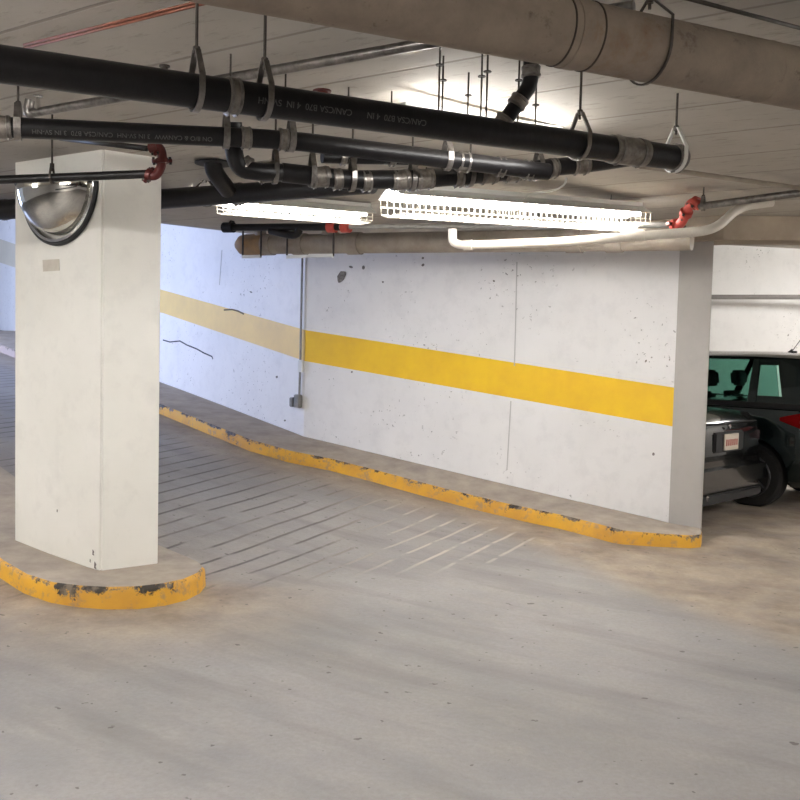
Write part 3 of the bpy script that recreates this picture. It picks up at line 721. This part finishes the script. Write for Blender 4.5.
# loose threaded rods seen over the main pipe
RG = 'threaded rods over the top black pipe'
for x, y, D, lab in ((230, 60, 0, 'threaded rod with a small plate, leftmost of those over the top black pipe'), (285, 76, 0, 'short threaded rod over the top black pipe between clevis hanger and red sprinkler'), (348, 92, 0, 'thin threaded rod over the top black pipe just right of the red sprinkler'), (391, 96, 0, 'thin threaded rod over the top black pipe left of the tall pair'), (438, 46, 0, 'front left threaded rod of the tall pair at mid picture'), (441.5, 62, 0, 'rear right threaded rod of the tall pair at mid picture'), (467, 78, 0, 'single thin rod between the two rod pairs'), (480, 58, 0, 'left rod of the pair left of the black riser'), (485.5, 53, 0, 'right rod of the pair left of the black riser'), (517, 62, 0, 'thin rod directly behind the black riser'), (534.5, 88, 0, 'thin rod just right of the black riser')):
    D = 1.20*F/(343.5+.0245*(x-140)-y); rod_to(lab, at(x, interp(x, [0, 680], [70, 163])+2, D), RG, .004, True)
# ================================================================ LAMPS
M_dim = emis('dim_fluorescent_tube', (1, .97, .945, 1), 18.0)  # emission lowered to temper the hidden lamp's glow on the ceiling
def lamp(label, a, b, wings=False, tm=None, gw=1., gd=.115, group='fluorescent ceiling lamps', fancy=True, hang=True):
    """a,b: ends of the tubes' centre line"""
    a, b = Vector(a), Vector(b); L = (b-a).length; d = (b-a).normalized(); zz = Vector((0, 0, 1)); sd = d.cross(zz).normalized(); up = sd.cross(d)
    T = Thing('fluorescent_lamp', label, 'lamp', (a+b)/2, 0, group)
    R = Matrix((d, sd, up)).transposed()
    bm = bmesh.new(); sec = [(-.03, .03), (-.035, .09), (.035, .09), (.03, .03)]
    if wings: sec = [(-.15, .0), (-.05, .06), (-.05, .09), (.05, .09), (.05, .06), (.15, .0), (.145, -.003), (.045, .05), (-.045, .05), (-.145, -.003)]
    r1 = [bm.verts.new(a-d*.02+sd*x+up*z) for x, z in sec]; r2 = [bm.verts.new(b+d*.02+sd*x+up*z) for x, z in sec]; k = len(sec)
    for i in range(k): bm.faces.new((r1[i], r1[(i+1) % k], r2[(i+1) % k], r2[i]))
    bm.faces.new(r1[::-1]); bm.faces.new(r2); bmesh.ops.recalc_face_normals(bm, faces=bm.faces[:])
    T.part('housing', bm, M_lamp, smooth=False)
    for s in (-1, 1):
        nt = 2 if L > 1.8 else 1
        for j in range(nt):
            p0 = a+(b-a)*(j/nt)+d*.03; p1 = a+(b-a)*((j+1)/nt)-d*.03
            T.part('tube', tube([p0+sd*s*.065-up*.0*wings, p1+sd*s*.065-up*.0*wings], .019, 10), tm or M_tube)
    if fancy:
        bm = bmesh.new(); n = int(L/.05); wr = .0028
        for k in range(n+1):
            c = a+(b-a)*(k/n); path = [c+sd*.15*gw, c+sd*.145*gw-up*gd*.85, c+sd*.10*gw-up*gd, c-sd*.10*gw-up*gd, c-sd*.145*gw-up*gd*.85, c-sd*.15*gw]
            sweep(bm, path, wr, 4)
        for x, z in ((.15*gw, 0), (.145*gw, -gd*.85), (.1*gw, -gd), (0, -gd), (-.1*gw, -gd), (-.145*gw, -gd*.85), (-.15*gw, 0), (-.148*gw, -gd*.42), (.148*gw, -gd*.42)):
            sweep(bm, [a+sd*x+up*z, b+sd*x+up*z], .0035, 5)
        T.part('wire_guard', bm, M_guard)
    if hang:
        for t in (.12, .88):
            c = a+(b-a)*t+up*.09; T.part('hanger_rod', tube([c, (c.x, c.y, ceilz(c.x, c.y))], .004, 6), M_rod)
    return T
lamp('long lit fluorescent lamp in a wire guard before the striped wall', at(392, 197, 5.85), at(636, 215, 6.95), True)
lamp('fluorescent strip lamp hidden behind the top black pipe, lighting the ceiling', at(405, 123.5, 4.2), at(556, 145, 4.85), fancy=False, hang=False, tm=M_dim)
lamp('smaller far lit fluorescent lamp in a wire guard by the wall top', at(222, 203.5, 6.9), at(366, 215, 7.5), True, tm=emis('far_fluorescent_tube', (1, .97, .945, 1), 14.0), gw=.8, gd=.07)
M_left = emis('bright_fluorescent_tube', (1, .97, .945, 1), 78.0); M_right = emis('weak_fluorescent_tube', (1, .97, .945, 1), 14.0)  # right tubes set weaker so the pillar's right face renders darker
for lab, x, y in (('fluorescent lamp behind the viewer on the left', -2.6, 1.6), ('fluorescent lamp behind the viewer on the right', 2.6, .8), ('fluorescent lamp far behind the viewer on the left', -3.6, -2.6), ('fluorescent lamp far behind the viewer on the right', 1.6, -3.2), ('fluorescent lamp over the lane left of the view', -5.8, 4.6),):
    d = Vector((.84, -.54, 0))*1.15 if False else Vector((1.05, .55, 0)); c = Vector((x, y, 2.68)); lamp(lab, c-d, c+d, fancy=False, tm=M_left if x < -2 else M_right)
for lab, x, y in (('fluorescent lamp over the parking bays right of the view', 6.9, 6.0), ('fluorescent lamp over the parked cars right of the view', 7.3, 11.2)):
    d = Vector((.3, 1.15, 0)); z = 2.68 if y < 7 else 3.1; c = Vector((x, y, z)); lamp(lab, c-d, c+d, fancy=False, tm=emis('parking_tube', (1, .98, .96, 1), 80.0))
# white flex to the lamp
tag(link('lamp_cable', tube(smoothpath([at(566, 176, 6.2), at(566, 184, 6.2), at(555, 191, 6.25), at(530, 193, 6.3), at(524, 200, 6.3)], 5, .5), .007, 8), M_lamp, smooth=True), 'white flex looping down to the long lit lamp', 'cable')
# ================================================================ CONDUIT AND BOX
q1, nW = wpt(304.5, 258, .03); q2, _ = wpt(302.5, 362, .03); q3, _ = wpt(301.5, 396, .03)
T = Thing('wall_conduit', 'thin grey vertical conduit with outlet box where the stripe changes shade', 'conduit', q3)
T.part('pipe', tube([q1, q2, q3], .013, 10), M_grey)
q, _ = wpt(303, 366, .03); T.part('strap', bbox(q, .07, .03, .14, Matrix.Rotation(-.65, 3, 'Z'), .004), M_lamp, smooth=False)
q, _ = wpt(301, 401, .04); T.part('outlet_box', bbox(q, .08, .07, .15, Matrix.Rotation(-.65, 3, 'Z'), .008), M_grey, smooth=False)
q, _ = wpt(296.5, 402, .05); o = T.part('box_cover', bbox(q, .06, .07, .11, Matrix.Rotation(-.65, 3, 'Z'), .01), M_grey, smooth=False)
# rail on the far wall
a, b = at(705, 297, 13.3), at(860, 297, 13.55); tag(link('wall_rail', tube([lerp(a, b, -2.2), lerp(a, b, 1.5)], .035, 12), simple('grey_rail', (128, 122, 118), (110, 105, 102), .6), smooth=True), 'grey horizontal rail across the far white wall above the cars', 'rail')

# ================================================================ CARS
M_cargrey = NT('charcoal_car_paint', .22, .5, (30, 30, 31)); M_cargrey.b.inputs['Coat Weight'].default_value = .6; M_cargrey = M_cargrey.m
M_cargreen = NT('dark_green_car_paint', .2, .5, (22, 36, 36)); M_cargreen.b.inputs['Coat Weight'].default_value = .7; M_cargreen = M_cargreen.m
M_tyre = simple('tyre_rubber', (34, 33, 33), (26, 25, 25), .8, 0, 20)
M_alloy = simple('alloy_wheel', (120, 120, 122), (90, 90, 92), .3, .8, 20)
M_glassd = NT('dark_car_glass', .06, .0, (10, 22, 20)); M_glassd.b.inputs['Specular IOR Level'].default_value = .8; M_glassd = M_glassd.m
def glass_green():
    t = NT('green_tinted_glass', .02); t.b.inputs['Transmission Weight'].default_value = 1; t.b.inputs['Base Color'].default_value = lin((150, 188, 178)); t.b.inputs['IOR'].default_value = 1.1; return t.m
M_glassg = glass_green()
M_plastic = simple('black_car_plastic', (24, 24, 25), (32, 32, 33), .6, 0, 20)
M_tail = NT('red_tail_lens', .15, 0, (170, 18, 20)).out(); M_clear = NT('clear_lens', .15, 0, (225, 190, 190)).out()
M_plate = NT('pale_plate', .5, 0, (196, 186, 170)).out(); M_plate2 = NT('plate_print', .5, 0, (168, 92, 84)).out()
M_seat = simple('dark_seat_fabric', (34, 34, 36), (28, 28, 30), .9, 0, 20)
def loft(st, mat_fn=None):
    """st: list of (x, [(halfwidth, z)...]) sections, mirrored; closed solid"""
    bm = bmesh.new(); rings = []
    for x, sec in st:
        r = [bm.verts.new((x, y, z)) for y, z in sec] + [bm.verts.new((x, -y, z)) for y, z in reversed(sec)]
        rings.append(r)
    n = len(rings[0])
    for a, b in zip(rings[:-1], rings[1:]):
        for k in range(n): bm.faces.new((a[k], a[(k+1) % n], b[(k+1) % n], b[k]))
    bm.faces.new(rings[0]); bm.faces.new(rings[-1][::-1]); bmesh.ops.recalc_face_normals(bm, faces=bm.faces[:]); return bm
def cut(bm, cutters, mats):
    me = bpy.data.meshes.new('t'); bm.to_mesh(me); bm.free(); o = bpy.data.objects.new('t', me); C.objects.link(o); rm = [o]
    for mm in mats: me.materials.append(mm)
    for cb in cutters:
        m2 = bpy.data.meshes.new('c'); 
        for f in cb.faces: f.material_index = 1
        cb.to_mesh(m2); cb.free(); c = bpy.data.objects.new('c', m2)
        for mm in mats: m2.materials.append(mm)
        C.objects.link(c); rm.append(c)
        md = o.modifiers.new('b', 'BOOLEAN'); md.object = c; md.operation = 'DIFFERENCE'; md.solver = 'EXACT'
    bpy.context.view_layer.update(); dg = bpy.context.evaluated_depsgraph_get(); me2 = bpy.data.meshes.new_from_object(o.evaluated_get(dg))
    r = bmesh.new(); r.from_mesh(me2)
    for q in rm: bpy.data.objects.remove(q)
    return r
def cyl_y(x, z, r, y0, y1, seg=32):
    return tube([(x, y0, z), (x, y1, z)], r, seg)
def car(name, label, loc, rz, paint, L, Wd, H, belt, suv):
    T = Thing(name, label, 'car', loc, rz, local=True); w = Wd/2; zb = .22 if not suv else .26
    def sec(x, ww, zt, zlow, crown=.05):
        return (x, [(0.0, zlow), (ww*.86, zlow), (ww*.96, zlow+.07), (ww, zlow+.25), (ww*1.0, .62), (ww*.985, zt-.16), (ww*.955, zt-.04), (ww*.88, zt+.0), (ww*.5, zt+crown*.7), (0, zt+crown)])
    if suv: st = [sec(0.0, w*.80, belt-.12, .42, .02), sec(.03, w*.86, belt-.05, .34, .02), sec(.13, w*.95, belt-.01, zb+.02, .02), sec(.35, w, belt, zb), sec(1.2, w, belt, zb), sec(2.4, w, belt-.01, zb), sec(3.2, w, belt-.03, zb), sec(4.0, w*.97, belt-.13, zb), sec(4.35, w*.9, belt-.22, zb+.05), sec(L, w*.72, belt-.42, .40)]
    else: st = [sec(0.0, w*.78, belt-.20, .42, .01), sec(.04, w*.86, belt-.10, .34, .02), sec(.16, w*.95, belt-.02, zb+.02, .02), sec(.4, w, belt, zb, .03), sec(1.2, w, belt-.01, zb), sec(2.4, w, belt-.03, zb), sec(3.2, w, belt-.07, zb), sec(4.0, w*.96, belt-.2, zb), sec(4.3, w*.88, belt-.28, zb+.05), sec(L, w*.7, belt-.42, .40)]
    wr = .35 if suv else .315; wx = (.82, .82+ (2.65 if suv else 2.6)); yi = w-.26
    body = loft(st); cuts = []
    for x in wx:
        for s in (-1, 1):
            cuts.append(cyl_y(x, wr+.01, wr+.06, s*(w-.30), s*(w+.1)))
    body = cut(body, cuts, [paint, M_plastic]); T.part('body', body, [paint, M_plastic])
    # greenhouse: roof, pillars and panes
    zt = H; x0 = .12 if suv else .75; x1 = L-1.1
    rb = [(x0, w*.93, belt-.02), (x1, w*.93, belt-.05)]
    tx0 = x0+ (.28 if suv else .75); tx1 = x1-.85; tw = w*.74
    def rail(s, x, z):  # width at height
        f = (z-belt)/(zt-.05-belt); return s*(w*.93+(tw-w*.93)*f)
    roof = loft([(tx0-.02, [(0, zt-.06), (tw, zt-.08), (tw+.01, zt-.05), (tw*.8, zt-.01), (0, zt+.0)]), (tx0+.5, [(0, zt-.05), (tw+.01, zt-.07), (tw+.02, zt-.035), (tw*.8, zt+.01), (0, zt+.03)]), (tx1-.4, [(0, zt-.05), (tw+.01, zt-.07), (tw+.02, zt-.04), (tw*.8, zt+.005), (0, zt+.025)]), (tx1, [(0, zt-.07), (tw, zt-.09), (tw, zt-.07), (tw*.8, zt-.04), (0, zt-.02)])])
    T.part('roof', roof, paint)
    zl = belt-.01; zh = zt-.065
    def P3(s, t, z):   # t 0..1 along the side from rear to front
        f = (z-zl)/(zh-zl); xa = x0+(tx0-x0)*f; xb = x1+(tx1-x1)*f
        return Vector((xa+(xb-xa)*t, rail(s, 0, z), z))
    def side_piece(nm, s, t0, t1, z0, z1, mat, th=.02, sub=None, tilt=0, label=None):
        q = [P3(s, t0, z0), P3(s, t1, z0), P3(s, t1+tilt, z1), P3(s, t0+tilt, z1)]; n = Vector((0, s, .25)).normalized()
        return T.part(nm, slab([v+n*th*.5 for v in q], n, th), mat, parent=sub, smooth=False, label=label)
    posts = ([(0, .115), (.205, .235), (.50, .53), (.955, 1.0)] if suv else [(0, .06), (.40, .44), (.955, 1.0)])
    for s in (-1, 1):
        for t0, t1 in posts: side_piece('window_pillar', s, t0, t1, zl, zh, paint, .035)
        side_piece('window_ledge', s, 0, 1, zl-.02, zl+.035, M_plastic, .045)
        for (a0, a1), (b0, b1) in zip(posts[:-1], posts[1:]): 
            if suv and a0 == 0:
                side_piece('side_window', s, a1+.012, b0-.004, zl+.10, zh-.05, M_glassg, .008)
                side_piece('window_surround', s, a1, b0, zl+.03, zl+.11, paint, .02); side_piece('window_surround', s, a1, b0, zh-.06, zh, paint, .02)
            else: side_piece('side_window', s, a1, b0, zl+.03, zh, M_glassg if suv else M_glassd, .008)
    def cross(nm, e, mat, z0, z1, inset, th=.012):
        t = 0 if e == 0 else 1; q = [P3(-1, t, z0), P3(1, t, z0), P3(1, t, z1), P3(-1, t, z1)]
        n = (q[1]-q[0]).cross(q[2]-q[1]).normalized(); n = n if (n.x < 0) == (e == 0) else -n
        q = [v*1.0 for v in q]; T.part(nm, slab([v+n*th for v in q], n, th), mat, smooth=False)
    cross('rear_window', 0, M_glassd, zl+.0, zh+.02, 0); cross('windscreen', 1, M_glassd, zl, zh+.01, 0)
    # seats with headrests seen through the glass
    for x in ((1.62, 2.55) if suv else (1.9,)):
        for y in (-.38, .38):
            o = T.part('seat_back', bbox((x, y, belt-.15), .14, .46, .5, Matrix.Rotation(.15, 3, 'Y'), .05), M_seat)
            T.part('headrest', bbox((x-.05, y, belt+.26), .11, .27, .19, Matrix.Rotation(.15, 3, 'Y'), .03), M_seat, parent=o)
    # wheels
    for x in wx:
        for s in (-1, 1):
            y0 = s*(w-.23); y1 = s*(w-.02); yc = (y0+y1)/2
            bm = bmesh.new(); sweep(bm, [(x, y0, wr), (x, y0+(y1-y0)*.15, wr), (x, y0+(y1-y0)*.85, wr), (x, y1, wr)], [wr*.88, wr, wr, wr*.9], 36)
            o = T.part('wheel', bm, M_tyre)
            bm = bmesh.new(); sweep(bm, [(x, y1-s*.01, wr), (x, y1+s*.004, wr)], [wr*.66, wr*.64], 30); T.part('rim', bm, M_plastic, parent=o)
            bm = bmesh.new()
            for k in range(5):
                t = 2*PI*k/5; v = Vector((math.cos(t), 0, math.sin(t))); c = Vector((x, y1+s*.008, wr))
                sweep(bm, [c+v*.04, c+v*wr*.64], [.03, .022], 6)
            for k in range(24):
                t = 2*PI*k/24; t2 = 2*PI*(k+1)/24; c = Vector((x, y1+s*.008, wr)); sweep(bm, [c+Vector((math.cos(t), 0, math.sin(t)))*wr*.64, c+Vector((math.cos(t2), 0, math.sin(t2)))*wr*.64], .012, 6)
            T.part('spokes', bm, M_alloy, parent=o)
    # rear details
    if suv:
        for s in (-1, 1):
            bm = bmesh.new(); prof = []
            for k in range(9):   # lamp wraps the corner
                t = k/8; prof.append((-.012+.52*t**1.5, s*(w*.72+ (w*.275)*min(1, t*2.2)+.022)))
            lo_, hi_ = [], []
            for k, (x, y) in enumerate(prof):
                h = .12*(1-max(0, (k-3)/5.2)**1.5); lo_.append(bm.verts.new((x, y, .98-h))); hi_.append(bm.verts.new((x, y, 1.0+h*.8)))
            for k in range(8): bm.faces.new((lo_[k], lo_[k+1], hi_[k+1], hi_[k]))
            bmesh.ops.solidify(bm, geom=bm.faces[:], thickness=.03*s)
            o = T.part('tail_lamp', bm, M_tail, label='red tail lamp')
            T.part('clear_lens', bbox((.24, s*(w+.004), .975), .12, .04, .06, None, .01), M_clear, parent=o)
        T.part('tailgate_trim', bbox((-.012, 0, .80), .03, .9, .05, None, .008), M_chrome)
        T.part('bumper', bbox((.03, 0, .50), .16, Wd*.9, .24, None, .06), M_plastic)
        for s in (-1, 1):
            T.part('door_handle', bbox((1.42, s*(w+.008), belt-.14), .18, .025, .03, None, .008), paint)
            bm = bmesh.new(); sweep(bm, [(1.18, s*(w*.955), belt-.03), (1.18, s*w*.995, .85), (1.30, s*w*1.001, .5), (1.42, s*w*1.0, .34)], .004, 4); T.part('door_seam', bm, M_plastic)
        a = Vector((tx0+.38, .0, zt+.02)); o = T.part('antenna_base', tube([a+Vector((-.05, 0, 0)), a+Vector((.05, 0, .0)), a+Vector((.0, 0, .035))], [.02, .022, .012], 10), M_plastic)
        T.part('antenna', tube([a+Vector((0, 0, .02)), a+Vector((-.2, 0, .32))], .004, 6), M_plastic)
    else:
        T.part('bumper', bbox((.035, 0, .46), .18, Wd*.93, .30, None, .07), paint)
        T.part('lower_lip', bbox((.06, 0, .25), .16, Wd*.86, .10, None, .02), M_plastic)
        T.part('plate_recess', bbox((-.005, 0, .80), .04, .62, .20, None, .015), M_plastic)
        o = T.part('licence_plate', bbox((-.035, 0, .80), .012, .31, .16, None, .004), M_plate, label='pale plate with faint red print')
        for k in range(6): T.part('plate_character', bbox((-.043, -.11+.044*k, .795), .004, .022, .06+.004*(k % 2), None), M_plate2, parent=o, smooth=False)
        T.part('boot_crease', bbox((.03, 0, .98), .03, Wd*.74, .012, None, .004), M_plastic)
        for s in (-1, 1):
            T.part('tail_lamp', bbox((.05, s*w*.80, .84), .09, .24, .15, Matrix.Rotation(-s*.35, 3, 'Z'), .03), NT('smoked_lens', .15, 0, (52, 30, 32)).m, label='smoked dark tail lamp')
        T.part('badge', tube([(-.012, .0, .95), (-.02, 0, .95)], .02, 16), M_chrome)
        T.part('exhaust_tip', tube([(-.02, w*.45, .27), (.12, w*.45, .27)], .03, 14), M_chrome)
    return T
car('hatchback_car', 'charcoal car showing its rear and pale plate beside the right column', (3.24, 8.84, -.02), math.radians(135), M_cargrey, 4.2, 1.86, 1.44, 1.08, False)
car('suv_car', 'dark green tall car with red tail lamp and antenna at the right edge', (5.04, 9.80, -.02), math.radians(135), M_cargreen, 4.55, 1.84, 1.68, 1.12, True)
